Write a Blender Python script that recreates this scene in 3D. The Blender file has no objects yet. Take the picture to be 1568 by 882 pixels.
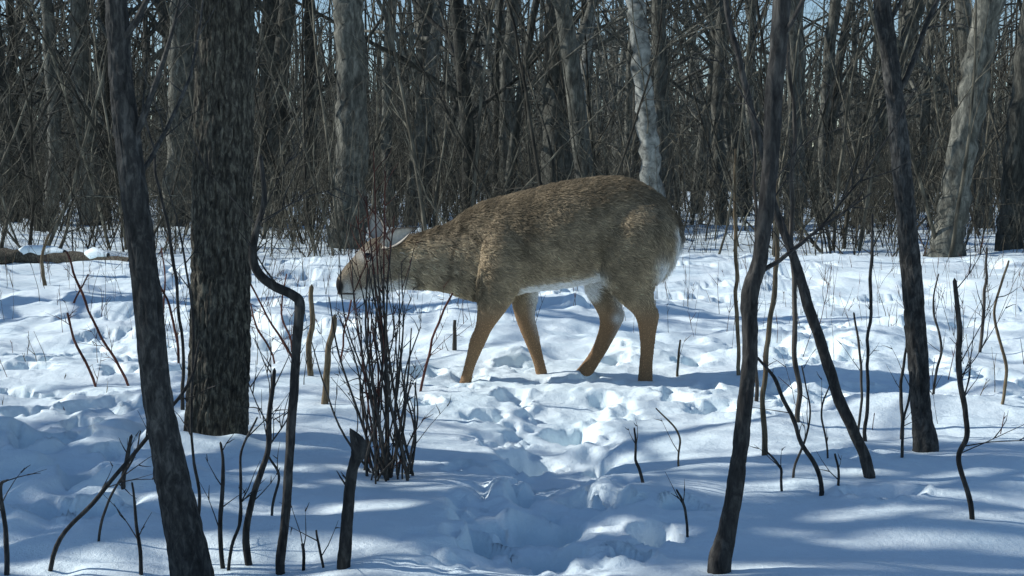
import bpy, bmesh, math, numpy as np, random, time
from mathutils import Vector
T0=time.time()
rng=np.random.default_rng(7); random.seed(7)
scene=bpy.context.scene
# ------------------------------------------------------------ camera / survey
F=2154.0; CH=0.94; PITCH=math.atan(168/F)
def W(px,py,d):
    cx=(px-784)/F; cy=-(py-441)/F
    vx=cx; vy=math.cos(PITCH)+cy*math.sin(PITCH); vz=-math.sin(PITCH)+cy*math.cos(PITCH)
    s=d/vy
    return np.array([vx*s,d,CH+vz*s])
def GD(py):
    cy=-(py-441)/F
    vy=math.cos(PITCH)+cy*math.sin(PITCH); vz=-math.sin(PITCH)+cy*math.cos(PITCH)
    return -CH/vz*vy
def G(px,py):
    p=W(px,py,GD(py)); return p[0],p[1]
cam=bpy.data.cameras.new("camera"); co=bpy.data.objects.new("camera",cam); scene.collection.objects.link(co)
co.location=(0,0,CH); co.rotation_euler=(math.pi/2-PITCH,0,0)
cam.sensor_width=36; cam.lens=36*F/1568; cam.clip_end=2000; cam.clip_start=0.05
scene.camera=co
scene.view_settings.view_transform='Standard'
try: scene.view_settings.look='None'
except Exception: pass
# ------------------------------------------------------------ light
EL=math.radians(32); A=math.radians(8)
sd=Vector((-math.cos(A)*math.cos(EL),math.sin(A)*math.cos(EL),math.sin(EL)))
w=bpy.data.worlds.new("World"); scene.world=w; w.use_nodes=True
nt=w.node_tree; bg=nt.nodes['Background']; sky=nt.nodes.new('ShaderNodeTexSky'); sky.sky_type='NISHITA'
sky.sun_disc=False; sky.sun_elevation=EL; sky.sun_rotation=math.atan2(sd.x,sd.y); sky.ozone_density=3.5; sky.dust_density=0.0; sky.air_density=1.0
nt.links.new(sky.outputs[0],bg.inputs[0]); bg.inputs[1].default_value=0.12
sl=bpy.data.lights.new("sun",'SUN'); sl.energy=5; sl.angle=math.radians(0.5); sl.color=(1,0.985,0.94)
so=bpy.data.objects.new("sun",sl); scene.collection.objects.link(so); so.location=(-10,2,10)
so.rotation_euler=sd.to_track_quat('Z','Y').to_euler()
# ------------------------------------------------------------ noise
def hsh(a,b,seed):
    M=0xffffffff
    h=(a*374761393+b*668265263+seed*974634521)&M
    h=((h^(h>>13))*1274126177)&M
    h=h^(h>>16)
    return (h&M)/4294967295.0
def vn(x,y,seed=0):
    x=np.asarray(x,float); y=np.asarray(y,float)
    xi=np.floor(x).astype(np.int64); yi=np.floor(y).astype(np.int64)
    fx=x-xi; fy=y-yi; fx=fx*fx*fx*(fx*(fx*6-15)+10); fy=fy*fy*fy*(fy*(fy*6-15)+10)
    a=hsh(xi,yi,seed); b=hsh(xi+1,yi,seed); c=hsh(xi,yi+1,seed); d=hsh(xi+1,yi+1,seed)
    return (a*(1-fx)+b*fx)*(1-fy)+(c*(1-fx)+d*fx)*fy
def fbm(x,y,seed,o=3):
    s=0;a=1;t=0
    for i in range(o):
        s=s+a*vn(x*2**i+i*17.3,y*2**i-i*9.1,seed+i); t+=a; a*=.5
    return s/t
def sm(a,b_,x): t=np.clip((x-a)/(b_-a),0,1); return t*t*(3-2*t)
# ------------------------------------------------------------ materials
def newmat(name):
    m=bpy.data.materials.new(name); m.use_nodes=True
    return m,m.node_tree,m.node_tree.nodes['Principled BSDF']
def ramp(nt,stops):
    r=nt.nodes.new('ShaderNodeValToRGB'); e=r.color_ramp.elements
    while len(e)<len(stops): e.new(0.5)
    for k,(p,c) in zip(e,stops): k.position=p; k.color=(*c,1)
    return r
def bark(name,dark,mid,light,sc=(30,30,6),bump=.006,rand=True,det=4):
    m,nt,b=newmat(name); N=nt.nodes; L=nt.links
    tc=N.new('ShaderNodeTexCoord'); mp=N.new('ShaderNodeMapping'); mp.inputs['Scale'].default_value=sc
    L.new(tc.outputs['Object'],mp.inputs[0])
    n1=N.new('ShaderNodeTexNoise'); n1.inputs['Scale'].default_value=1; n1.inputs['Detail'].default_value=det; n1.inputs['Roughness'].default_value=.65; n1.inputs['Distortion'].default_value=.5 if det>2 else 0
    L.new(mp.outputs[0],n1.inputs[0])
    r=ramp(nt,[(.32,dark),(.5,mid),(.68,light)]); L.new(n1.outputs[0],r.inputs[0])
    oi=N.new('ShaderNodeAttribute'); oi.attribute_name='rnd'
    ad=N.new('ShaderNodeMath'); ad.operation='MULTIPLY_ADD'; L.new(oi.outputs['Fac'],ad.inputs[0]); ad.inputs[1].default_value=1.1 if rand else 0; ad.inputs[2].default_value=.3 if rand else 1.05
    out=ad.outputs[0]
    if det>2:
        n2=N.new('ShaderNodeTexNoise'); n2.inputs['Scale'].default_value=2.2; n2.inputs['Detail'].default_value=3
        L.new(tc.outputs['Object'],n2.inputs[0])
        a2=N.new('ShaderNodeMath'); a2.operation='MULTIPLY_ADD'; L.new(n2.outputs[0],a2.inputs[0]); a2.inputs[1].default_value=1.4; a2.inputs[2].default_value=.3
        a3=N.new('ShaderNodeMath'); a3.operation='MULTIPLY'; L.new(a2.outputs[0],a3.inputs[0]); L.new(out,a3.inputs[1]); out=a3.outputs[0]
    mx=N.new('ShaderNodeVectorMath'); mx.operation='SCALE'; L.new(r.outputs[0],mx.inputs[0]); L.new(out,mx.inputs[3])
    L.new(mx.outputs[0],b.inputs['Base Color']); b.inputs['Roughness'].default_value=.9; b.inputs['Specular IOR Level'].default_value=.25
    if bump:
        bp=N.new('ShaderNodeBump'); bp.inputs['Distance'].default_value=bump; bp.inputs['Strength'].default_value=1
        L.new(n1.outputs[0],bp.inputs['Height']); L.new(bp.outputs[0],b.inputs['Normal'])
    return m
M_bark=bark("furrowed_bark",(.014,.0125,.010),(.058,.052,.040),(.19,.172,.125),(80,80,24),.009,False,6)
M_bark2=bark("smooth_dark_bark",(.014,.014,.013),(.04,.039,.036),(.105,.10,.088),(60,60,26),.005,False,6)
M_dark=bark("dark_sapling_bark",(.014,.013,.012),(.036,.034,.031),(.08,.075,.066),(60,60,20),.003,False)
M_grey=bark("grey_forest_bark",(.028,.028,.024),(.075,.076,.064),(.165,.162,.135),(16,16,5),.02)
M_pale=bark("pale_poplar_bark",(.04,.04,.036),(.20,.205,.185),(.35,.355,.32),(8,8,8),.01,False)
M_twig=bark("brush_bark",(.03,.028,.021),(.082,.076,.058),(.175,.162,.122),(12,12,3),0,True,1)
M_red=bark("red_dogwood_bark",(.04,.018,.014),(.095,.036,.026),(.16,.07,.05),(30,30,10),.001,False)
M_tan=bark("dry_tan_stem",(.05,.036,.022),(.12,.09,.055),(.20,.16,.10),(60,60,12),.002,False)
M_stem=bark("shrub_stem_bark",(.022,.019,.016),(.055,.048,.040),(.11,.097,.08),(60,60,10),.002,False)
# snow
M_snow,nt,b=newmat("snow"); N=nt.nodes; L=nt.links
tc=N.new('ShaderNodeTexCoord')
n0=N.new('ShaderNodeTexNoise'); n0.inputs['Scale'].default_value=3; n0.inputs['Detail'].default_value=2; L.new(tc.outputs['Object'],n0.inputs[0])
r=ramp(nt,[(.3,(.79,.925,.965)),(.7,(.87,.965,.99))]); L.new(n0.outputs[0],r.inputs[0]); L.new(r.outputs[0],b.inputs['Base Color'])
b.inputs['Roughness'].default_value=.5
n1=N.new('ShaderNodeTexNoise'); n1.inputs['Scale'].default_value=26; n1.inputs['Detail'].default_value=5; n1.inputs['Roughness'].default_value=.72; L.new(tc.outputs['Object'],n1.inputs[0])
n2=N.new('ShaderNodeTexNoise'); n2.inputs['Scale'].default_value=420; n2.inputs['Detail'].default_value=1; L.new(tc.outputs['Object'],n2.inputs[0])
b1=N.new('ShaderNodeBump'); b1.inputs['Distance'].default_value=.010; b1.inputs['Strength'].default_value=.8; L.new(n1.outputs[0],b1.inputs['Height'])
b2=N.new('ShaderNodeBump'); b2.inputs['Distance'].default_value=.0022; b2.inputs['Strength'].default_value=.9; L.new(n2.outputs[0],b2.inputs['Height']); L.new(b1.outputs[0],b2.inputs['Normal'])
L.new(b2.outputs[0],b.inputs['Normal'])
# ------------------------------------------------------------ mesh builder
class MB:
    def __init__(s): s.v=[]; s.f=[]; s.n=0; s.m=[]; s.rn=[]
    def add(s,v,f,mi=0,rn=.5):
        s.v.append(v); s.f.append(f+s.n); s.n+=len(v); s.m.append(np.full(len(f),mi) if np.isscalar(mi) else mi); s.rn.append(np.full(len(v),rn))
    def tube(s,P,R,k=6,mi=0,disp=None):
        P=np.asarray(P,float); R=np.asarray(R,float); n=len(P)
        T=np.gradient(P,axis=0); T/=np.linalg.norm(T,axis=1)[:,None]+1e-12
        mt=np.abs(T.mean(0)); ref=np.zeros(3); ref[int(np.argmin(mt))]=1
        if mt[2]>.8: ref=np.array([1.,0,0])
        V=np.cross(T,ref); V/=np.linalg.norm(V,axis=1)[:,None]+1e-12
        U=np.cross(V,T)
        a=np.arange(k)/k*2*math.pi
        rr=np.repeat(R[:,None],k,1)
        if disp is not None: rr=rr+disp(np.arange(n),a)
        X=P[:,None,:]+rr[:,:,None]*(np.cos(a)[None,:,None]*U[:,None,:]+np.sin(a)[None,:,None]*V[:,None,:])
        v=X.reshape(-1,3)
        i=np.arange(n-1)[:,None]*k; j=np.arange(k)[None,:]; j2=(j+1)%k
        f=np.stack([i+j,i+j2,i+k+j2,i+k+j],-1).reshape(-1,4)
        s.add(v,f,mi)
    def raw(s): return np.concatenate(s.v),np.concatenate(s.f),np.concatenate(s.m)
    def mesh(s,name,mats,val=True):
        v,f,mi=s.raw()
        me=bpy.data.meshes.new(name); me.vertices.add(len(v)); me.vertices.foreach_set('co',v.astype(np.float32).ravel())
        me.loops.add(len(f)*4); me.loops.foreach_set('vertex_index',f.astype(np.int32).ravel())
        me.polygons.add(len(f)); me.polygons.foreach_set('loop_start',np.arange(len(f),dtype=np.int32)*4)
        me.polygons.foreach_set('material_index',mi.astype(np.int32)); me.polygons.foreach_set('use_smooth',np.ones(len(f),bool))
        for m in mats: me.materials.append(m)
        me.update(calc_edges=True)
        if val: me.validate()
        at=me.attributes.new('rnd','FLOAT','POINT'); at.data.foreach_set('value',np.concatenate(s.rn).astype(np.float32))
        return me
def obj(name,me,parent=None,loc=None):
    o=bpy.data.objects.new(name,me); scene.collection.objects.link(o)
    if parent: o.parent=parent
    if loc is not None: o.location=loc
    return o
def empty(name):
    o=bpy.data.objects.new(name,None); scene.collection.objects.link(o); return o
def smoothpath(P,sub):
    P=np.asarray(P,float); n=len(P); out=[]
    Q=np.vstack([2*P[0]-P[1],P,2*P[-1]-P[-2]])
    for i in range(n-1):
        p0,p1,p2,p3=Q[i],Q[i+1],Q[i+2],Q[i+3]
        for t in np.arange(sub)/sub:
            out.append(.5*((2*p1)+(-p0+p2)*t+(2*p0-5*p1+4*p2-p3)*t*t+(-p0+3*p1-3*p2+p3)*t**3))
    out.append(P[-1]); return np.array(out)
# ------------------------------------------------------------ snow height
pits=[]
def pit(px,py,rx=.10,ry=.14,dep=.09,rot=0.):
    x,y=G(px,py); pits.append((x,y,rx,ry,dep,rot))
for a in [(872,632,.095,.17,.14),(815,668,.08,.11,.09),(905,672,.06,.09,.06),(850,708,.09,.13,.14),(795,740,.085,.11,.11),(885,748,.08,.08,.09),(825,782,.10,.11,.11),(740,806,.09,.10,.10),
          (845,826,.09,.09,.10),(945,752,.05,.05,.06),(1010,800,.06,.08,.09),(1055,765,.06,.07,.07),(980,838,.05,.06,.06),(780,604,.1,.13,.07),(740,626,.08,.09,.06),
          (70,700,.10,.12,.12),(130,660,.08,.11,.10),(40,640,.11,.11,.10),(115,742,.09,.10,.11),(180,640,.07,.1,.06),(60,780,.09,.10,.09),(150,790,.08,.1,.08),(20,600,.11,.13,.09),(165,710,.06,.07,.07),(95,672,.05,.06,.06),
          (700,695,.05,.07,.03),(1290,690,.09,.10,.04),(1340,740,.11,.09,.05),(720,573,.07,.1,.04),(830,580,.06,.09,.03),(985,583,.07,.1,.04),(895,575,.06,.1,.04),
          (690,590,.07,.10,.06),(655,612,.06,.09,.06),(930,600,.07,.11,.06),(1030,600,.08,.11,.07),(970,622,.05,.08,.05),(1080,590,.07,.12,.06),(800,560,.08,.14,.05),(945,556,.08,.14,.05),(1060,555,.08,.13,.06),(760,655,.04,.06,.04),
          (650,570,.09,.12,.05),(1100,610,.10,.13,.07),(1180,590,.09,.13,.06),(1240,610,.09,.11,.06)]:
    pit(*a)
c=0
while c<190:
    y=rng.uniform(7.2,17); x=rng.uniform(-.42,.42)*y
    if vn(np.array([x*.9]),np.array([y*.7]),61)[0]<.42: continue
    k=rng.random()**1.6
    pits.append((x,y,.05+.16*k,.08+.24*k,.03+.075*k,rng.uniform(0,3))); c+=1
for i in range(34):
    y=rng.uniform(5.4,7.4); x=rng.choice([rng.uniform(-2.6,-1.2),rng.uniform(1.0,2.6)])
    k=rng.random()
    pits.append((x,y,.03+.08*k,.05+.11*k,.02+.055*k,rng.uniform(0,3)))
trough=np.array([G(875,605),G(845,650),G(858,700),G(835,750),G(815,800),G(800,850),G(790,880)])
def hgt(x,y):
    x=np.asarray(x,float); y=np.asarray(y,float)
    h=.17*(fbm(x*.45+3,y*.6,1,2)-.5)+.12*(fbm(x*1.1,y*1.9,5,2)-.5)
    kd=np.exp(-(((x-.25)/1.1)**4+((y-6.72)/.45)**4)); h=h*(1-kd)-.012*kd
    ch=np.zeros_like(h); dp=np.zeros_like(h)
    wx=.07*(vn(x*8,y*8,31)-.5)+.035*(vn(x*24,y*24,33)-.5); wy=.07*(vn(x*8,y*8,32)-.5)+.035*(vn(x*24,y*24,34)-.5)
    tx=np.interp(y,trough[::-1,1],trough[::-1,0]); tm=sm(3.2,3.6,y)*sm(6.5,5.9,y)
    tq=np.abs(x-tx+wx*3)/.17; h=h-.07*tm/(1+np.exp((tq-1)*5))
    for (cx,cy,rx,ry,de,ro) in pits:
        m=(np.abs(x-cx)<.6)&(np.abs(y-cy)<.6)
        if not m.any(): continue
        dx=x[m]-cx+wx[m]*1.6; dy=y[m]-cy+wy[m]*1.6
        c,s_=math.cos(ro),math.sin(ro); ux=(dx*c+dy*s_)/rx; uy=(-dx*s_+dy*c)/ry
        q=np.sqrt(ux*ux+uy*uy)
        prof=-de*(1/(1+np.exp((q-.95)*8)))
        rim=de*.18*np.exp(-((q-1.35)/.22)**2)
        dp[m]=np.minimum(dp[m],prof)+rim; ch[m]=np.maximum(ch[m],np.exp(-(q/1.6)**2))
    n=fbm(x*9,y*9,11,3); n2=fbm(x*21,y*21,15,2)
    near=1/(1+np.exp((y-5.6)*2.2))
    ch=np.clip(ch,0,1)
    rough=sm(.35,.65,fbm(x*.8,y*.6,44,2))
    h=h+dp+ch*(.04*(np.abs(n-.5)*2)+.024*(n2-.5))+(1-.7*near)*(.02+.06*rough)*(fbm(x*3.0,y*2.6,21,3)-.5)*1.5+.004*(n2-.5)
    lm=np.exp(-(((x+1.45)/.65)**2+((y-4.4)/.9)**2)); h=h+lm*.10*(np.abs(fbm(x*5,y*5,88,2)-.5)*2)
    far=np.clip((y-9)/8,0,1)
    h=h+far*.08*(fbm(x*1.1,y*1.1,41,3)-.5)
    return h
def hz(x,y): return float(hgt(np.array([x]),np.array([y]))[0])
def axis(lo,a,b,hi,step,g=1.06):
    mid=list(np.arange(a,b,step)); s=step; c=b; up=[]
    while c<hi: up.append(c); s*=g; c+=s
    up.append(hi); s=step*g; c=a-s; dn=[]
    while c>lo: dn.append(c); s*=g; c-=s
    dn.append(lo); return np.array(dn[::-1]+mid+up)
X=axis(-400,-3.2,3.2,400,.0125,1.035); Y=axis(-60,2.9,7.4,700,.0125,1.018)
gx,gy=np.meshgrid(X,Y); H=hgt(gx.ravel(),gy.ravel())
v=np.stack([gx.ravel(),gy.ravel(),H],-1)
nx,ny=len(X),len(Y); i=np.arange(ny-1)[:,None]*nx; j=np.arange(nx-1)[None,:]
f=np.stack([i+j,i+j+1,i+nx+j+1,i+nx+j],-1).reshape(-1,4)
g=MB(); g.add(v,f); obj("snow_ground",g.mesh("snow_ground",[M_snow]))
print("ground verts",len(v),time.time()-T0)
# ------------------------------------------------------------ growth
def grow(mb,p,d,Lh,r,lev,mx,seg,wob,up,nch,start,mi=0,tip=.25,ang=(30,65)):
    n=max(3,int(Lh/seg)+1); P=[np.array(p,float)]; d=np.array(d,float)
    ds=[]
    for i in range(n):
        d=d+rng.normal(0,wob,3); d[2]+=up; d/=np.linalg.norm(d); ds.append(d.copy()); P.append(P[-1]+d*Lh/n)
    R=np.linspace(r,r*tip,n+1)
    k=12 if r>.08 else 7 if r>.02 else 4 if r>.006 else 3
    mb.tube(P,R,k,mi)
    if lev<mx:
        for c in range(nch[lev]):
            t=rng.uniform(start,1.); ii=min(n-1,int(t*n)); q=P[ii]+(P[ii+1]-P[ii])*(t*n-ii if t<1 else 1)
            dd=ds[ii]; a=math.radians(rng.uniform(*ang)); o=np.cross(dd,rng.normal(0,1,3)); o/=np.linalg.norm(o)
            nd=dd*math.cos(a)+o*math.sin(a)
            grow(mb,q,nd,Lh*rng.uniform(.22,.5)*(1.15-t*.6),max(R[ii]*rng.uniform(.3,.55),.0022),lev+1,mx,seg*.6,wob*1.3,up,nch,.15,mi,tip,ang)
def variant_tree(hh,r,nch):
    mb=MB(); grow(mb,(0,0,-.3),(rng.normal(0,.08),rng.normal(0,.08),1),hh,r,0,2,.6,.045,.004,nch,.12,tip=.3,ang=(35,80)); return mb.raw()
trees=[variant_tree(rng.uniform(9,13),rng.uniform(.05,.17),[16,6]) for _ in range(9)]
saps=[]
for q in range(12):
    mb=MB(); cr=q%2==0
    for k in range(rng.integers(1,4)):
        grow(mb,(rng.normal(0,.15),rng.normal(0,.15),-.2),(rng.normal(0,.14+.2*cr),rng.normal(0,.14+.2*cr),1),rng.uniform(3.5,7)*(1-.25*cr),rng.uniform(.013,.032),0,2,.35,.055+.055*cr,.02,[10,4],.10,tip=.2,ang=(15,45) if not cr else (30,80))
    saps.append(mb.raw())
brush=[]
for _ in range(9):
    mb=MB()
    for k in range(10):
        grow(mb,(rng.normal(0,.35),rng.normal(0,.35),-.1),(rng.normal(0,.42),rng.normal(0,.42),1),rng.uniform(.7,2.8),rng.uniform(.005,.013),0,2,.25,.10,.02,[6,2],.2,tip=.3,ang=(20,70))
    brush.append(mb.raw())
def place(mb,raw,x,y,s,mi=0):
    v,f,m=raw; a=rng.uniform(0,6.28); c,s_=math.cos(a),math.sin(a)
    z=hz(x,y) if 0<y<30 and abs(x)<12 else 0
    X_=v[:,0]*c-v[:,1]*s_; Y_=v[:,0]*s_+v[:,1]*c
    mb.add(np.stack([X_*s+x,Y_*s+y,v[:,2]*s*rng.uniform(.9,1.15)+z],-1),f,mi,rng.random())
def scatter(mb,raws,N_,y0,y1,marg,smin=.8,smax=1.2,pw=1.,mi=0):
    for c in range(N_):
        y=y0+(y1-y0)*rng.random()**pw; x=rng.uniform(-1,1)*(.37*y+marg)
        place(mb,raws[rng.integers(len(raws))],x,y,rng.uniform(smin,smax),mi)
bm_=MB()
scatter(bm_,trees,210,21,98,6,.6,1.3,.9,0)
scatter(bm_,saps,640,16.5,70,5,.7,1.25,1.15,1)
obj("background_forest",bm_.mesh("background_forest",[M_grey,M_twig],False))
print("forest faces",sum(len(x) for x in bm_.f),time.time()-T0)
bm_=MB()
scatter(bm_,brush,290,17,30,4,.4,.95,1.1)
scatter(bm_,brush,280,28,70,5,.8,1.6,1.1)
scatter(bm_,brush,24,11.5,17.5,3,.2,.4,1.)
obj("undergrowth",bm_.mesh("undergrowth",[M_twig],False))
print("brush faces",sum(len(x) for x in bm_.f),time.time()-T0)
# far tree line closing the woods
mb=MB(); n=9000
an=rng.uniform(-1.1,1.1,n); rr=rng.uniform(100,170,n); bx=np.sin(an)*rr; by=np.cos(an)*rr
hh=rng.uniform(4,16,n)*(.7+.5*vn(an*14,an*0,51)); ww=rng.uniform(.05,.28,n); ln_=rng.normal(0,.1,n); ori=rng.uniform(-.7,.7,n)-an
ex=np.stack([np.cos(ori),np.sin(ori),np.zeros(n)],-1)*ww[:,None]
b0=np.stack([bx,by,np.full(n,-.5)],-1); t0=b0+np.stack([ln_*hh,0*hh,hh],-1)
v=np.stack([b0-ex,b0+ex,t0+ex*.3,t0-ex*.3],1).reshape(-1,3); f=np.arange(n*4).reshape(-1,4)
mb.add(v,f); mb.rn=[np.repeat(rng.random(n),4)]
obj("distant_treeline",mb.mesh("distant_treeline",[M_twig],False))
# trees standing left of the clearing: they throw the long shadow bands over the near snow
sur=MB(); ta=math.tan(A)
for k in range(14):
    y=[2.9,3.15,3.4,3.55,3.75,3.95,4.25,3.05,3.65][k]+rng.normal(0,.05) if k<9 else rng.uniform(9.5,16); x=-rng.uniform(4.6,10.0)-(y*.1)
    place(sur,trees[rng.integers(9)],x,y-x*ta,rng.uniform(.6,.95),0)
for k in range(44):
    y=rng.uniform(2.7,4.15) if k<28 else (rng.uniform(4.4,6.3) if k<31 else rng.uniform(6.8,15)); x=-rng.uniform(3.4,7.5)-y*.2
    place(sur,saps[rng.integers(12)],x,y-x*ta,rng.uniform(.5,.85) if k<28 else rng.uniform(.35,.55),1)
obj("surrounding_trees",sur.mesh("surrounding_trees",[M_grey,M_twig],False))
# ------------------------------------------------------------ individual trees
def trunk(name,pts,mat,depth,top=0,k=16,sub=8,nbr=6,ddep=0.,brlen=.6,bark_amp=0.,rn=.5,sb=6,lo=.35,wig=0.):
    P=np.array([W(a,b_,depth+ddep*i/len(pts)) for i,(a,b_,c) in enumerate(pts)]); R=np.array([c*depth/F/2 for a,b_,c in pts])
    base=P[0].copy(); base[2]=min(base[2],0)-.25; P=np.vstack([base,P]); R=np.append(R[0]*1.1,R)
    if top>P[-1][2]:
        d=P[-1]-P[-2]; d/=np.linalg.norm(d); m=max(2,int((top-P[-1][2])/.5))
        for q in range(m):
            d=d+rng.normal(0,.06,3); d[2]+=.05; d/=np.linalg.norm(d)
            P=np.vstack([P,P[-1]+d*(top-P[-1][2])/(m-q)]); R=np.append(R,R[-1]*(.93 if m>4 else .8))
    PR=smoothpath(np.hstack([P,R[:,None]]),sub); P2,R2=PR[:,:3],PR[:,3]
    if wig:
        o_=rng.uniform(0,99); P2=P2.copy(); P2[:,0]+=wig*(fbm(P2[:,2]*7+o_,P2[:,2]*0,7,2)-.5); P2[:,1]+=wig*(fbm(P2[:,2]*7-o_,P2[:,2]*0,19,2)-.5)
    mb=MB()
    zz=P2[:,2]
    if bark_amp:
        def disp(ii,a):
            A_,Z_=np.meshgrid(a,zz); fr=R2.mean()/.014
            n=fbm(A_*fr+.6*vn(A_*2,Z_*14,6),Z_*11,3,3); rd=1-np.abs(n-.5)*5
            big=vn(A_*1.9,Z_*2.2,9)-.5
            return bark_amp*(-np.clip(rd,0,1)**1.2)+bark_amp*1.0*big+bark_amp*.6*(fbm(A_*fr*3,Z_*40,13,2)-.5)
    else:
        def disp(ii,a):
            A_,Z_=np.meshgrid(a,zz); return R2[:,None]*(.3*(vn(A_*1.6,Z_*14,4)-.5)+.2*(vn(A_*5,Z_*40,8)-.5))
    mb.tube(P2,R2,k,0,disp)
    if len(pts)>2 and top==0:
        a0=P2[-1]; mb.tube([a0,a0+(P2[-1]-P2[-2])/np.linalg.norm(P2[-1]-P2[-2])*R2[-1]*1.5],[R2[-1],R2[-1]*.15],k,0)
    for q in range(nbr):
        t=rng.uniform(lo,1.); ii=int(t*(len(P2)-2)); d=P2[ii+1]-P2[ii]; d/=np.linalg.norm(d)
        a=math.radians(rng.uniform(25,55)); o=np.cross(d,rng.normal(0,1,3)); o/=np.linalg.norm(o)
        grow(mb,P2[ii],d*math.cos(a)+o*math.sin(a),brlen*rng.uniform(.5,1.4),max(.0020,R2[ii]*rng.uniform(.15,.35)),0,1,.08,.10,.02,[sb],.15)
    mb.rn=[np.full(mb.n,rn)]
    return obj(name,mb.mesh(name,[mat]))
trunk("leaning_tree",[(297,905,70),(290,850,64),(262,720,52),(240,600,46),(225,450,43),(206,300,40),(186,130,36),(176,-20,32)],M_bark2,GD(900),top=5.5,k=90,sub=60,nbr=9,brlen=.7,bark_amp=.004)
trunk("mature_tree",[(331,690,108),(333,650,98),(336,560,93),(338,420,90),(341,250,88),(346,0,84)],M_bark,GD(680)+.08,top=8,k=220,sub=80,nbr=12,brlen=1.6,bark_amp=.012)
trunk("slim_tree",[(1103,865,34),(1122,770,26),(1138,650,24),(1148,540,22),(1147,470,24),(1150,440,26),(1164,390,23),(1178,270,24),(1184,150,26),(1197,0,25)],M_dark,GD(862),top=5,k=28,sub=20,nbr=10,brlen=.7)
trunk("bent_sapling",[(1328,718,17),(1290,620,17),(1245,490,16),(1215,395,13),(1190,325,12),(1165,225,10),(1132,90,9),(1112,0,8)],M_dark,GD(716),top=3.4,k=16,sub=14,nbr=8,brlen=.5,sb=4,wig=.012)
trunk("slim_tree",[(1417,686,40),(1412,640,32),(1406,560,31),(1396,430,31),(1383,280,29),(1369,140,27),(1350,0,25)],M_bark2,GD(682),top=6,k=80,sub=50,nbr=9,brlen=.8,bark_amp=.005)
trunk("crooked_sapling",[(431,870,14),(440,760,14),(449,620,14),(456,520,14),(460,468,15),(448,452,14),(418,438,14),(394,418,14),(386,394,13),(392,350,10),(404,300,8),(398,240,6)],M_dark,GD(864),k=14,sub=14,nbr=5,brlen=.35,sb=3,lo=.55,wig=.01)
trunk("dead_stump_stem",[(528,870,20),(536,770,18),(542,715,17),(548,694,24),(546,678,23),(538,662,9)],M_dark,GD(866),k=20,sub=12,nbr=3,brlen=.07,sb=1,wig=.008)
trunk("branchy_sapling",[(378,852,11),(385,770,10),(408,690,9),(413,630,8),(420,568,6)],M_dark,GD(852),k=10,sub=10,nbr=6,brlen=.22,sb=2,wig=.02)
trunk("branchy_sapling",[(1486,782,8),(1468,705,8),(1480,660,8),(1470,560,9),(1472,500,8),(1465,430,6)],M_dark,GD(780),k=10,sub=10,nbr=8,brlen=.22,sb=2,wig=.02)
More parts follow.
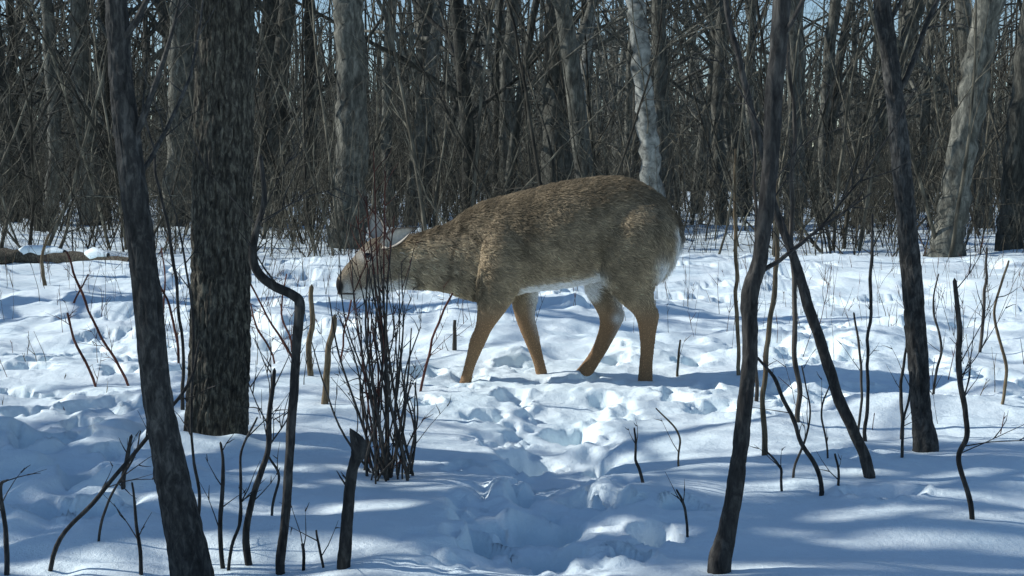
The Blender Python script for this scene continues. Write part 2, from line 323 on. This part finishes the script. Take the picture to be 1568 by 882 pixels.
for (nm,pts,mat) in [
 ("dry_stem",[(1171,683,9),(1170,600,8),(1180,500,8),(1186,420,7),(1190,330,6),(1188,280,4)],M_tan),
 ("dry_stem",[(1222,640,8),(1218,520,8),(1214,400,7),(1211,300,7),(1215,200,6),(1206,60,5),(1200,0,5)],M_stem),
 ("dry_stem",[(1131,575,6),(1128,430,6),(1126,300,5),(1128,230,4)],M_tan),
 ("dry_stem",[(1157,600,6),(1155,470,5),(1160,330,5),(1150,200,4)],M_stem),
 ("dry_stem",[(1253,742,7),(1225,670,7),(1195,590,6),(1160,548,4)],M_dark),
 ("dry_stem",[(1325,662,6),(1330,560,5),(1334,440,5),(1337,330,4)],M_dark),
 ("dry_stem",[(1314,655,4),(1320,560,4),(1305,480,3)],M_stem),
 ("dry_stem",[(343,855,7),(340,790,7),(339,735,6),(337,680,4)],M_dark),
 ("dry_stem",[(352,858,5),(370,790,5),(372,700,4),(398,640,3)],M_dark),
 ("dry_stem",[(190,757,7),(197,710,7),(202,668,5)],M_dark),
 ("dry_stem",[(10,860,8),(6,790,7),(3,745,6),(14,735,3)],M_dark),
 ("dry_stem",[(214,862,6),(205,800,5),(200,740,3)],M_dark),
 ("dry_stem",[(150,830,4),(165,770,4),(205,700,3),(216,660,2)],M_dark),
 ("dry_stem",[(255,790,4),(235,730,3),(245,670,2)],M_dark),
 ("dry_stem",[(300,850,5),(303,760,5),(292,640,4),(298,500,4),(285,380,3),(262,300,2)],M_dark),
 ("dry_stem",[(282,640,6),(276,520,5),(262,380,5),(240,270,4),(222,180,3)],M_dark),
 ("dry_stem",[(70,442,6),(64,400,5),(74,360,4)],M_tan),
 ("dry_stem",[(415,790,4),(430,730,4),(412,690,3),(440,640,2)],M_dark),
 ("dry_stem",[(496,628,11),(503,560,10),(511,488,9)],M_tan),
 ("dry_stem",[(474,588,9),(474,520,9),(478,440,7)],M_tan),
 ("dry_stem",[(983,735,5),(974,700,4),(975,656,3)],M_dark),
 ("dry_stem",[(1054,802,4),(1050,770,4),(1040,750,3)],M_dark),
 ("dry_stem",[(1379,655,6),(1382,590,5),(1386,500,3)],M_dark),
 ("dry_stem",[(1384,700,5),(1387,640,4),(1392,570,3)],M_dark),
 ("dry_stem",[(1432,600,4),(1440,540,4),(1428,470,3),(1436,420,2)],M_dark),
 ("dry_stem",[(463,862,5),(461,832,4)],M_dark),
 ("dry_stem",[(495,862,4),(488,812,3)],M_dark),
 ("dry_stem",[(1532,628,5),(1540,560,5),(1520,480,4),(1540,400,3)],M_tan),
 ("dry_stem",[(1502,540,5),(1508,460,5),(1512,380,3)],M_stem),
 ("dry_stem",[(1283,735,4),(1278,695,3)],M_dark),
 ("dry_stem",[(1200,735,4),(1192,710,4),(1174,688,2)],M_dark),
 ("dry_stem",[(1215,720,4),(1240,640,3),(1225,560,2)],M_stem),
 ("dry_stem",[(1265,700,3),(1255,630,3),(1270,590,2)],M_stem),
 ("dry_stem",[(1037,570,4),(1042,520,3)],M_tan),
 ("dry_stem",[(1040,700,3),(1032,660,3),(1005,625,2)],M_tan),
 ("dry_stem",[(697,540,7),(698,490,5)],M_stem)]:
    d=GD(pts[0][1])
    trunk(nm,pts,mat,d,k=9,sub=9,nbr=(4 if len(pts)>3 else 2) if mat is not M_tan else 1,brlen=.12,sb=1,wig=.022,lo=.4)
trunk("fallen_branch",[(78,852,7),(150,760,7),(228,662,6),(285,585,5),(300,520,3)],M_dark,GD(856),k=8,sub=8,nbr=4,brlen=.16,sb=2,wig=.02)
for pts in [[(198,590,4),(165,530,4),(125,450,4),(100,385,3)],[(147,592,4),(112,520,4),(100,480,3)],[(273,560,4),(262,480,4),(240,420,3),(232,370,3)],[(455,560,4),(400,470,3),(372,420,3)],[(420,545,3),(395,500,3),(385,465,2)],
            [(640,600,4),(660,520,4),(690,450,3)],[(240,520,4),(252,450,3),(248,380,2)],[(448,530,3),(430,480,3),(440,420,2)],[(520,560,3),(535,470,3),(545,420,2)],[(110,470,3),(135,420,2)]]:
    trunk("red_dogwood_stem",pts,M_red,GD(pts[0][1]),k=7,sub=6,nbr=5,brlen=.18,sb=2,wig=.03)
# willow / dogwood clump in front of the deer's muzzle
mb=MB(); D0=GD(722)
for k in range(48):
    bx=rng.normal(592,20); by=rng.uniform(-.11,.11)
    tx=rng.normal(572,42) if k%3 else rng.uniform(495,655); ty=rng.uniform(365,600) if k%4 else rng.uniform(560,690)
    if k>=34: tx=rng.uniform(530,622); ty=rng.uniform(335,430)
    p0=W(bx,735,D0+by); p0[2]=-.1
    p1=W(tx,ty,D0+by+rng.normal(0,.1)); mid=(p0*.6+p1*.4); mid[0]=p0[0]*.48+p1[0]*.52+rng.normal(0,.018)
    m2=(p0*.28+p1*.72)+np.array([rng.normal(0,.02),0,0])
    r0=rng.uniform(.0028,.0058) if k<34 else rng.uniform(.0022,.0038)
    P=smoothpath([p0,mid,m2,p1],5); mi=1 if rng.random()<.1 else 0
    mb.tube(P,np.linspace(r0,r0*.35,len(P)),6,mi)
    for q in range(rng.integers(1,4)):
        ii=rng.integers(5,len(P)-1); d=P[ii]-P[ii-1]; d/=np.linalg.norm(d); d=d+rng.normal(0,.4,3)*np.array([1,1,.3])
        grow(mb,P[ii],d/np.linalg.norm(d),rng.uniform(.06,.2),.0019,0,1,.05,.1,.03,[2],.2,1 if rng.random()<.2 else mi)
for tx,ty in [(572,232),(590,262),(560,300),(545,330),(604,330)]:
    P=smoothpath([W(592,722,D0),W(590,560,D0),W((tx+585)/2,420,D0+.03),W(tx,ty,D0+.05)],6); mb.tube(P[:13],np.linspace(.0045,.003,13),5,0); mb.tube(P[12:],np.linspace(.003,.0018,len(P)-12),5,1)
    for q in range(8):
        ii=rng.integers(14,len(P)); d=np.array([rng.normal(0,.6),rng.normal(0,.5),1.]); grow(mb,P[ii-1],d/np.linalg.norm(d),rng.uniform(.05,.14),.002,0,0,.04,.12,.03,[0],.2,1)
obj("dogwood_shrub",mb.mesh("dogwood_shrub",[M_stem,M_red]))
# mid-distance trees
for pts,mat in [([(532,378,60),(535,300,50),(540,150,47),(535,0,44)],M_grey),([(640,345,34),(650,200,30),(652,0,28)],M_grey),([(855,362,50),(852,200,44),(858,0,40)],M_grey),
   ([(1012,382,32),(1000,300,31),(990,180,29),(980,60,27),(975,0,27)],M_pale),([(1448,392,52),(1462,300,44),(1485,170,42),(1515,0,40)],M_grey),([(1545,385,44),(1556,250,36),(1575,60,32)],M_grey),
   ([(1315,345,30),(1335,250,26),(1370,120,24),(1405,0,24)],M_grey),([(270,350,42),(275,200,38),(280,0,36)],M_grey),([(140,345,34),(132,200,30),(120,0,26)],M_grey),([(1215,352,30),(1222,200,27),(1215,0,25)],M_grey),
   ([(405,345,34),(410,200,30),(418,0,30)],M_grey),([(10,345,40),(2,200,36),(-20,0,34)],M_grey),([(885,335,16),(890,200,14),(905,0,13)],M_pale),([(1105,345,22),(1098,200,18),(1110,0,17)],M_grey),([(720,335,20),(715,200,18),(700,0,17)],M_grey),
   ([(1020,350,24),(1015,200,22),(1008,0,20)],M_grey),([(600,350,18),(592,200,16),(600,0,14)],M_grey),([(470,345,18),(478,200,16),(470,0,15)],M_grey),([(780,340,20),(772,200,18),(786,0,16)],M_grey),([(1270,345,20),(1262,200,18),(1280,0,16)],M_grey),([(75,350,22),(85,200,20),(70,0,18)],M_grey)]:
    trunk("poplar_tree" if mat is M_pale else "forest_edge_tree",pts,mat,GD(pts[0][1]),top=9,k=20,sub=10,nbr=14,brlen=1.8,rn=rng.uniform(.3,.95),wig=.08)
# fallen log with patches of snow
mb=MB(); P=smoothpath([W(-60,394,16.5),W(20,392,16.3),W(110,394,16.0),W(200,402,15.6)],8); mb.tube(P,np.linspace(.10,.05,len(P))*(.85+.3*rng.random(len(P))),12,0)
for (a,b_) in [(0,7),(9,16),(18,22)]:
    P2=P[a:b_]+np.array([0,0,.055]); m_=len(P2); mb.tube(P2,.085*np.sin(np.linspace(.25,2.9,m_))**.6*(.75+.4*rng.random(m_)),12,1)
grow(mb,P[6],(0.1,-.2,1),.9,.03,0,1,.12,.12,.01,[6],.2); grow(mb,P[14],(0.5,-.2,.8),.8,.025,0,1,.12,.12,.01,[6],.2)
obj("fallen_log",mb.mesh("fallen_log",[M_bark,M_snow]))
# dry weeds in snow
mb=MB()
for k in range(640):
    y=rng.uniform(5.2,15); x=rng.uniform(-.42,.42)*y
    if abs(x-.1)<.9 and y<8: continue
    if y<7 and rng.random()<.4: continue
    z=hz(x,y); hh=rng.uniform(.08,.5)*(1 if y>8 else .6)
    grow(mb,(x,y,z-.03),(rng.normal(0,.18),rng.normal(0,.18),1),hh,rng.uniform(.0013,.0032),0,1,.06,.07,.0,[int(rng.integers(0,4))],.4,int(rng.integers(0,3)),.4,(12,40))
obj("dry_weeds",mb.mesh("dry_weeds",[M_tan,M_stem,M_red]))
# ------------------------------------------------------------ deer
DD=6.72; S=DD/F
def loft(mb,rings,k=24,sub=5,shr=1.):
    arr=[]
    for r_ in rings:
        (a,b_,w_,y_)=r_ if len(r_)==4 else (*r_,0)
        T=W(*a,DD); B=W(*b_,DD); c=(T+B)/2; c[1]+=y_
        sh=shr if a[1]>470 else 1
        arr.append(np.concatenate([c,(T-B)/2*sh,[w_*sh]]))
    Q=smoothpath(np.array(arr),sub); a=np.arange(k)/k*2*math.pi; n=len(Q)
    V=Q[:,None,:3]+np.cos(a)[None,:,None]*Q[:,None,3:6]
    V[:,:,1]+=np.sin(a)[None,:]*Q[:,6][:,None]
    v=V.reshape(-1,3); i=np.arange(n-1)[:,None]*k; j=np.arange(k)[None,:]; j2=(j+1)%k
    f=np.stack([i+j,i+j2,i+k+j2,i+k+j],-1).reshape(-1,4)
    v=np.vstack([v,V[0].mean(0),V[-1].mean(0)]); c0,c1=len(v)-2,len(v)-1
    off=sum(len(x) for x in mb[0])
    mb[0].append(v); mb[1].extend([[x+off for x in ff] for ff in f.tolist()])
    for q in range(k):
        mb[1].append([c0+off,(q+1)%k+off,q+off]); mb[1].append([c1+off,(n-1)*k+q+off,(n-1)*k+(q+1)%k+off])
bd=[[],[]]
trunkrings=[((514,434),(517,447),.018),((517,424),(522,457),.030),((527,409),(538,459),.034),((541,393),(557,457),.042),((556,376),(577,453),.057),((571,365),(598,446),.064),((592,362),(615,441),.060),
 ((612,365),(636,441),.060),((634,361),(658,442),.070),((662,352),(684,446),.080),((690,342),(708,455),.095),((714,325),(736,462),.115),((742,309),(766,460),.138),((776,300),(796,449),.158),((812,291),(826,444),.172),
 ((852,281),(856,441),.185),((896,274),(896,434),.18),((938,271),(930,425),.165),((972,277),(962,423),.15),((1000,291),(996,420),.13),((1020,309),(1016,405),.105),((1033,332),(1030,385),.075),((1038,348),(1036,368),.03)]
loft(bd,trunkrings)
LS=.88
loft(bd,[((748,335),(790,330),.05,-.075),((738,370),(800,370),.078,-.098),((733,410),(800,412),.083,-.105),((732,445),(790,446),.066,-.105),((732,470),(777,470),.048,-.095),((727,496),(757,500),.035,-.088),((719,516),(747,520),.031,-.085),((713,545),(733,549),.021,-.085),((708,566),(726,569),.023,-.085),((700,592),(722,598),.027,-.085)],shr=LS)
loft(bd,[((780,400),(825,400),.05,.07),((782,440),(823,440),.045,.075),((783,462),(823,460),.040,.08),((786,486),(822,488),.031,.08),((795,510),(827,512),.029,.08),((808,540),(832,540),.021,.08),((817,564),(838,566),.023,.08),((822,596),(846,596),.026,.08)],shr=LS)
loft(bd,[((935,305),(1010,315),.06,-.065),((918,340),(1029,345),.10,-.088),((913,380),(1033,375),.107,-.095),((916,415),(1014,413),.09,-.10),((930,440),(998,438),.064,-.098),((950,462),(998,460),.043,-.093),((966,480),(1009,478),.035,-.09),((974,505),(1004,505),.026,-.09),((976,535),(1000,535),.021,-.09),((974,560),(998,560),.023,-.09),((971,596),(999,596),.028,-.09)],shr=LS)
loft(bd,[((892,390),(965,390),.07,.06),((894,425),(958,425),.065,.075),((899,450),(954,448),.052,.08),((908,472),(957,470),.040,.08),((917,492),(961,488),.034,.08),((914,515),(948,514),.028,.08),((904,540),(933,541),.022,.08),((890,560),(917,567),.023,.08),((872,580),(900,597),.026,.08)],shr=LS)
loft(bd,[((1024,328),(1032,322),.02,0),((1030,350),(1044,346),.03,0),((1024,380),(1042,376),.035,0),((1012,404),(1030,404),.028,0),((1006,422),(1016,426),.012,0)])
v=np.vstack(bd[0]); me=bpy.data.meshes.new("deer_body"); me.from_pydata(v.tolist(),[],bd[1]); me.update()
bm=bmesh.new(); bm.from_mesh(me); bmesh.ops.recalc_face_normals(bm,faces=bm.faces); bm.to_mesh(me); bm.free()
deer=empty("white_tailed_deer")
body=obj("body",me,deer)
md=body.modifiers.new("r",'REMESH'); md.mode='VOXEL'; md.voxel_size=.006; md.use_smooth_shade=True
m2=body.modifiers.new("s",'SMOOTH'); m2.factor=.5; m2.iterations=9
dg=bpy.context.evaluated_depsgraph_get(); ev=body.evaluated_get(dg); me2=bpy.data.meshes.new_from_object(ev)
body.modifiers.clear(); body.data=me2; me2.name="deer_body"
nv=len(me2.vertices); print("deer verts",nv); vc=np.zeros(nv*3,np.float32); me2.vertices.foreach_get('co',vc); vc=vc.reshape(-1,3)
def to_px(p): return 784+p[:,0]/S, 273+(CH-p[:,2])/S*1.0
topx=[t[0][0] for t in trunkrings][1:]; topy=[t[0][1] for t in trunkrings][1:]
botx=[t[1][0] for t in trunkrings][1:]; boty=[t[1][1] for t in trunkrings][1:]
def coat(p,nrm):
    px,py=to_px(p); yo=p[:,1]-DD
    ty=np.interp(px,topx,topy); by=np.interp(px,botx,boty); t=(py-ty)/(by-ty+1e-6)
    back=np.array([.165,.130,.084]); flank=np.array([.31,.248,.162]); neck=np.array([.40,.33,.225]); white=np.array([.74,.74,.70]); ruf=np.array([.30,.185,.098])
    def mix(c,d,k): return c*(1-k[:,None])+d*k[:,None]
    c=np.repeat(back[None],len(p),0)
    c=mix(c,flank[None],sm(.0,.5,t)); c=mix(c,neck[None],sm(780,640,px)*sm(0.03,.3,t)*.85)
    mo=fbm(px/11,py/16,71,3)-.5; c=c*(1+.8*mo[:,None])
    c=c*(1+.42*(fbm(px/45,py/35,73,2)-.5)[:,None])
    cr=np.abs(fbm((px+(py-400)*.35)/16,py/55,91,2)-.5)*2; c=c*(1-.6*(np.exp(-(cr/.13)**2)*sm(775,720,px)*sm(598,620,px))[:,None])  # shade of the neck-fur folds painted into the coat as dark crease lines
    c=c*(1-.42*(np.exp(-((px-803+(py-380)*.15)/10)**2)*sm(.08,.25,t)*sm(.75,.5,t))[:,None])  # painted shading: darker line behind the shoulder, put into the coat colour
    c=c*(1-.28*(np.exp(-((px-918-(py-400)*.1)/8)**2)*sm(.4,.6,t)*sm(435,415,py))[:,None])  # flank fold ahead of the thigh, its shade painted into the coat
    c=mix(c,ruf[None],sm(450,500,py)*sm(690,705,px))
    bel=sm(-.62,-.9,nrm[:,2])*sm(.8,.95,t)*sm(775,810,px)*sm(960,930,px)*sm(475,455,py); c=mix(c,white[None],bel)
    bel2=sm(.955,1.,t)*sm(800,830,px)*sm(925,910,px)*sm(470,455,py); c=mix(c,white[None],bel2)
    g=np.exp(-(((px-914)/10)**2+((py-430)/13)**2))*1.2; c=mix(c,white[None],np.clip(g,0,1))
    inner=sm(.0,-.6,nrm[:,1])*(yo>.02)*sm(440,455,py)*sm(545,470,py); edge=np.clip(sm(0,.8,nrm[:,0]),0,1); c=mix(c,white[None]*.8,inner*edge*.8)
    hk=np.exp(-(((px-948)/8)**2+((py-490)/8)**2))*(yo>.02); c=mix(c,white[None]*.9,np.clip(hk,0,1))
    rump=sm(1022,1036,px)*sm(338,360,py)+np.exp(-(((px-1013)/14)**2+((py-412)/20)**2)); c=mix(c,white[None],np.clip(rump,0,1)*(1-sm(445,460,py))*sm(.1,.5,nrm[:,0]))
    tail=sm(1026,1034,px)*sm(385,360,py)*(np.abs(yo)<.04)*(nrm[:,0]>-.2); c=mix(c,np.array([[.10,.08,.055]]),tail*.9)
    hd=sm(612,590,px)
    fc=np.array([[.31,.255,.18]]); c=mix(c,fc,hd)
    c=mix(c,np.array([[.11,.088,.06]]),hd*sm(.16,.02,t)*.7)
    c=mix(c,white[None],sm(.74,.88,t)*sm(640,600,px)*.85)
    c=mix(c,white[None],np.clip(np.exp(-(((px-532)/7)**2+((py-444)/12)**2))*1.2,0,1)*.7)
    dd=np.hypot((px-561)/14,(py-391)/9); c=mix(c,white[None]*.8,np.exp(-dd**2)*.6*hd)
    dn=np.hypot(px-515,(py-438)/1.1); c=mix(c,np.array([[.012,.011,.011]]),sm(13,9.5,dn))
    ml=np.abs(py-(449+(px-520)*.02)); c=mix(c,np.array([[.04,.03,.025]]),sm(1.8,.8,ml)*sm(550,540,px)*sm(515,520,px))
    return np.clip(c,0.005,.9)
nr=np.zeros(nv*3,np.float32); me2.vertices.foreach_get('normal',nr); nr=nr.reshape(-1,3)
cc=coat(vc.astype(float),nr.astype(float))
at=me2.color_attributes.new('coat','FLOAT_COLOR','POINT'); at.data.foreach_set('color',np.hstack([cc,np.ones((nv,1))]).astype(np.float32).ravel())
def coatmat(name,scale):
    m,nt,b=newmat(name); a=nt.nodes.new('ShaderNodeAttribute'); a.attribute_name='coat'
    s=nt.nodes.new('ShaderNodeVectorMath'); s.operation='SCALE'; s.inputs[3].default_value=scale; nt.links.new(a.outputs['Color'],s.inputs[0]); nt.links.new(s.outputs[0],b.inputs['Base Color'])
    b.inputs['Roughness'].default_value=.8; b.inputs['Specular IOR Level'].default_value=.2; return m
M_skin=coatmat("deer_coat",.75); M_fur=coatmat("deer_fur",1.3)
me2.materials.clear(); me2.materials.append(M_skin)
me2.calc_loop_triangles(); nt_=len(me2.loop_triangles); tri=np.zeros(nt_*3,np.int32); me2.loop_triangles.foreach_get('vertices',tri); tri=tri.reshape(-1,3)
a,b_,c_=vc[tri[:,0]],vc[tri[:,1]],vc[tri[:,2]]; ar=np.linalg.norm(np.cross(b_-a,c_-a),axis=1)
NH=95000; ix=rng.choice(nt_,NH,p=ar/ar.sum()); u=rng.random(NH); q=rng.random(NH); fl=u+q>1; u[fl]=1-u[fl]; q[fl]=1-q[fl]
pos=a[ix]+(b_[ix]-a[ix])*u[:,None]+(c_[ix]-a[ix])*q[:,None]
nn=nr[tri[ix,0]]*(1-u-q)[:,None]+nr[tri[ix,1]]*u[:,None]+nr[tri[ix,2]]*q[:,None]; nn/=np.linalg.norm(nn,axis=1)[:,None]+1e-9
px,py=to_px(pos); legs=sm(440,480,py)*(px>690)
head=sm(600,575,px); rp=sm(960,1020,px)
flow=np.stack([1-np.maximum(legs*.9,rp*.85),np.zeros(NH),-.35-legs*.7-rp*.7],-1)
cl=np.stack([vn(px/6,py/6,101)-.5,np.zeros(NH),vn(px/6,py/6,103)-.5],-1); flow=flow+cl*1.3*(1-legs[:,None]*.6)
flow+=rng.normal(0,.18,flow.shape)
flow-=nn*(flow*nn).sum(1)[:,None]; flow/=np.linalg.norm(flow,axis=1)[:,None]+1e-9
ln=.024*(1-legs*.78)*(1-head*.75)*rng.uniform(.6,1.2,NH)*(1+.35*sm(760,700,px)*sm(600,630,px))
nose=np.hypot(px-515,py-438)<10; ln[nose]=.0015
ln=ln*(1+.7*((px>1008)&(py>355)&(py<440)))
lift=(.28+.4*(vn(px/8,py/8,105)))[:,None]
d1=flow+nn*lift*1.6; d1/=np.linalg.norm(d1,axis=1)[:,None]; d2=flow+nn*lift*.4; d2/=np.linalg.norm(d2,axis=1)[:,None]
P0=pos-nn*.001; P1=P0+d1*ln[:,None]*.45; P2_=P1+d2*ln[:,None]*.55
pts=np.stack([P0,P1,P2_],1).astype(np.float32)
hc=bpy.data.hair_curves.new("fur"); hc.add_curves([3]*NH)
hc.attributes['position'].data.foreach_set('vector',pts.ravel())
ra=hc.attributes.get('radius') or hc.attributes.new('radius','FLOAT','POINT')
ra.data.foreach_set('value',np.tile(np.array([.0009,.0007,.0002],np.float32),NH))
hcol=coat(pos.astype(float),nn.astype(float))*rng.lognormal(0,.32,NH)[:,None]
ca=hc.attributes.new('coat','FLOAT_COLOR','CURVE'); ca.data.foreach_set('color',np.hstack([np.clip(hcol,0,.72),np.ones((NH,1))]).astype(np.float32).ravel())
hc.materials.append(M_fur); obj("fur",hc,deer)
# ears
M_ear,nte,be=newmat("deer_ear"); be.inputs['Roughness'].default_value=.8
tce=nte.nodes.new('ShaderNodeTexCoord'); ne=nte.nodes.new('ShaderNodeTexNoise'); ne.inputs['Scale'].default_value=60; nte.links.new(tce.outputs['Object'],ne.inputs[0])
ae=nte.nodes.new('ShaderNodeAttribute'); ae.attribute_name='coat'
me_=nte.nodes.new('ShaderNodeMath'); me_.operation='ADD'; me_.inputs[1].default_value=.5; nte.links.new(ne.outputs[0],me_.inputs[0])
sc_=nte.nodes.new('ShaderNodeVectorMath'); sc_.operation='SCALE'; nte.links.new(ae.outputs['Color'],sc_.inputs[0]); nte.links.new(me_.outputs[0],sc_.inputs[3]); nte.links.new(sc_.outputs[0],be.inputs['Base Color'])
def ear(name,base,tip,y0,y1,inside):
    B=W(*base,DD+y0); T=W(*tip,DD+y1); ax=T-B; Ln=np.linalg.norm(ax); ax/=Ln
    side=np.cross(ax,np.array([0,-1.,0.25])); side/=np.linalg.norm(side); out=np.cross(side,ax)
    vs=[];cs=[];n=14;k=11
    for i in range(n):
        t=i/(n-1); wd=.041*math.sin(math.pi*min(1,(t*.84+.14)))**.8*(1-t**4*.85)
        for j in range(k):
            s_=(j/(k-1)*2-1); vs.append(B+ax*Ln*t+side*wd*s_+out*(.034*(s_*s_)*(1-t*.6)))
            rim=min(1,max(abs(s_)**6,t**10)*1.3); inn=np.array([.50,.46,.39]) if inside else np.array([.20,.165,.115])
            cs.append(inn*(1-rim)+np.array([.05,.04,.03])*rim)
    fs=[[i*k+j,i*k+j+1,(i+1)*k+j+1,(i+1)*k+j] for i in range(n-1) for j in range(k-1)]
    m=bpy.data.meshes.new(name); m.from_pydata([tuple(x) for x in vs],[],fs); m.materials.append(M_ear); m.polygons.foreach_set('use_smooth',[True]*len(fs))
    at=m.color_attributes.new('coat','FLOAT_COLOR','POINT'); at.data.foreach_set('color',np.hstack([np.array(cs),np.ones((len(cs),1))]).astype(np.float32).ravel())
    o=obj(name,m,deer)
    so_=o.modifiers.new('sol','SOLIDIFY'); so_.thickness=.004; so_.offset=0
ear("ear_near",(586,376),(638,348),-.052,-.115,True)
ear("ear_far",(580,370),(573,322),.045,.09,True)
M_eye,_,b=newmat("deer_eye"); b.inputs['Base Color'].default_value=(.008,.006,.005,1); b.inputs['Roughness'].default_value=.08
for nm,yy in (("eye_near",-.047),("eye_far",.047)):
    bm=bmesh.new(); bmesh.ops.create_uvsphere(bm,u_segments=20,v_segments=14,radius=.0155); m=bpy.data.meshes.new(nm); bm.to_mesh(m); bm.free(); m.materials.append(M_eye)
    m.polygons.foreach_set('use_smooth',[True]*len(m.polygons)); o=obj(nm,m,deer,W(563,391,DD+yy)); o.scale=(1.15,.9,.85)
print("objects",len(bpy.data.objects),time.time()-T0)
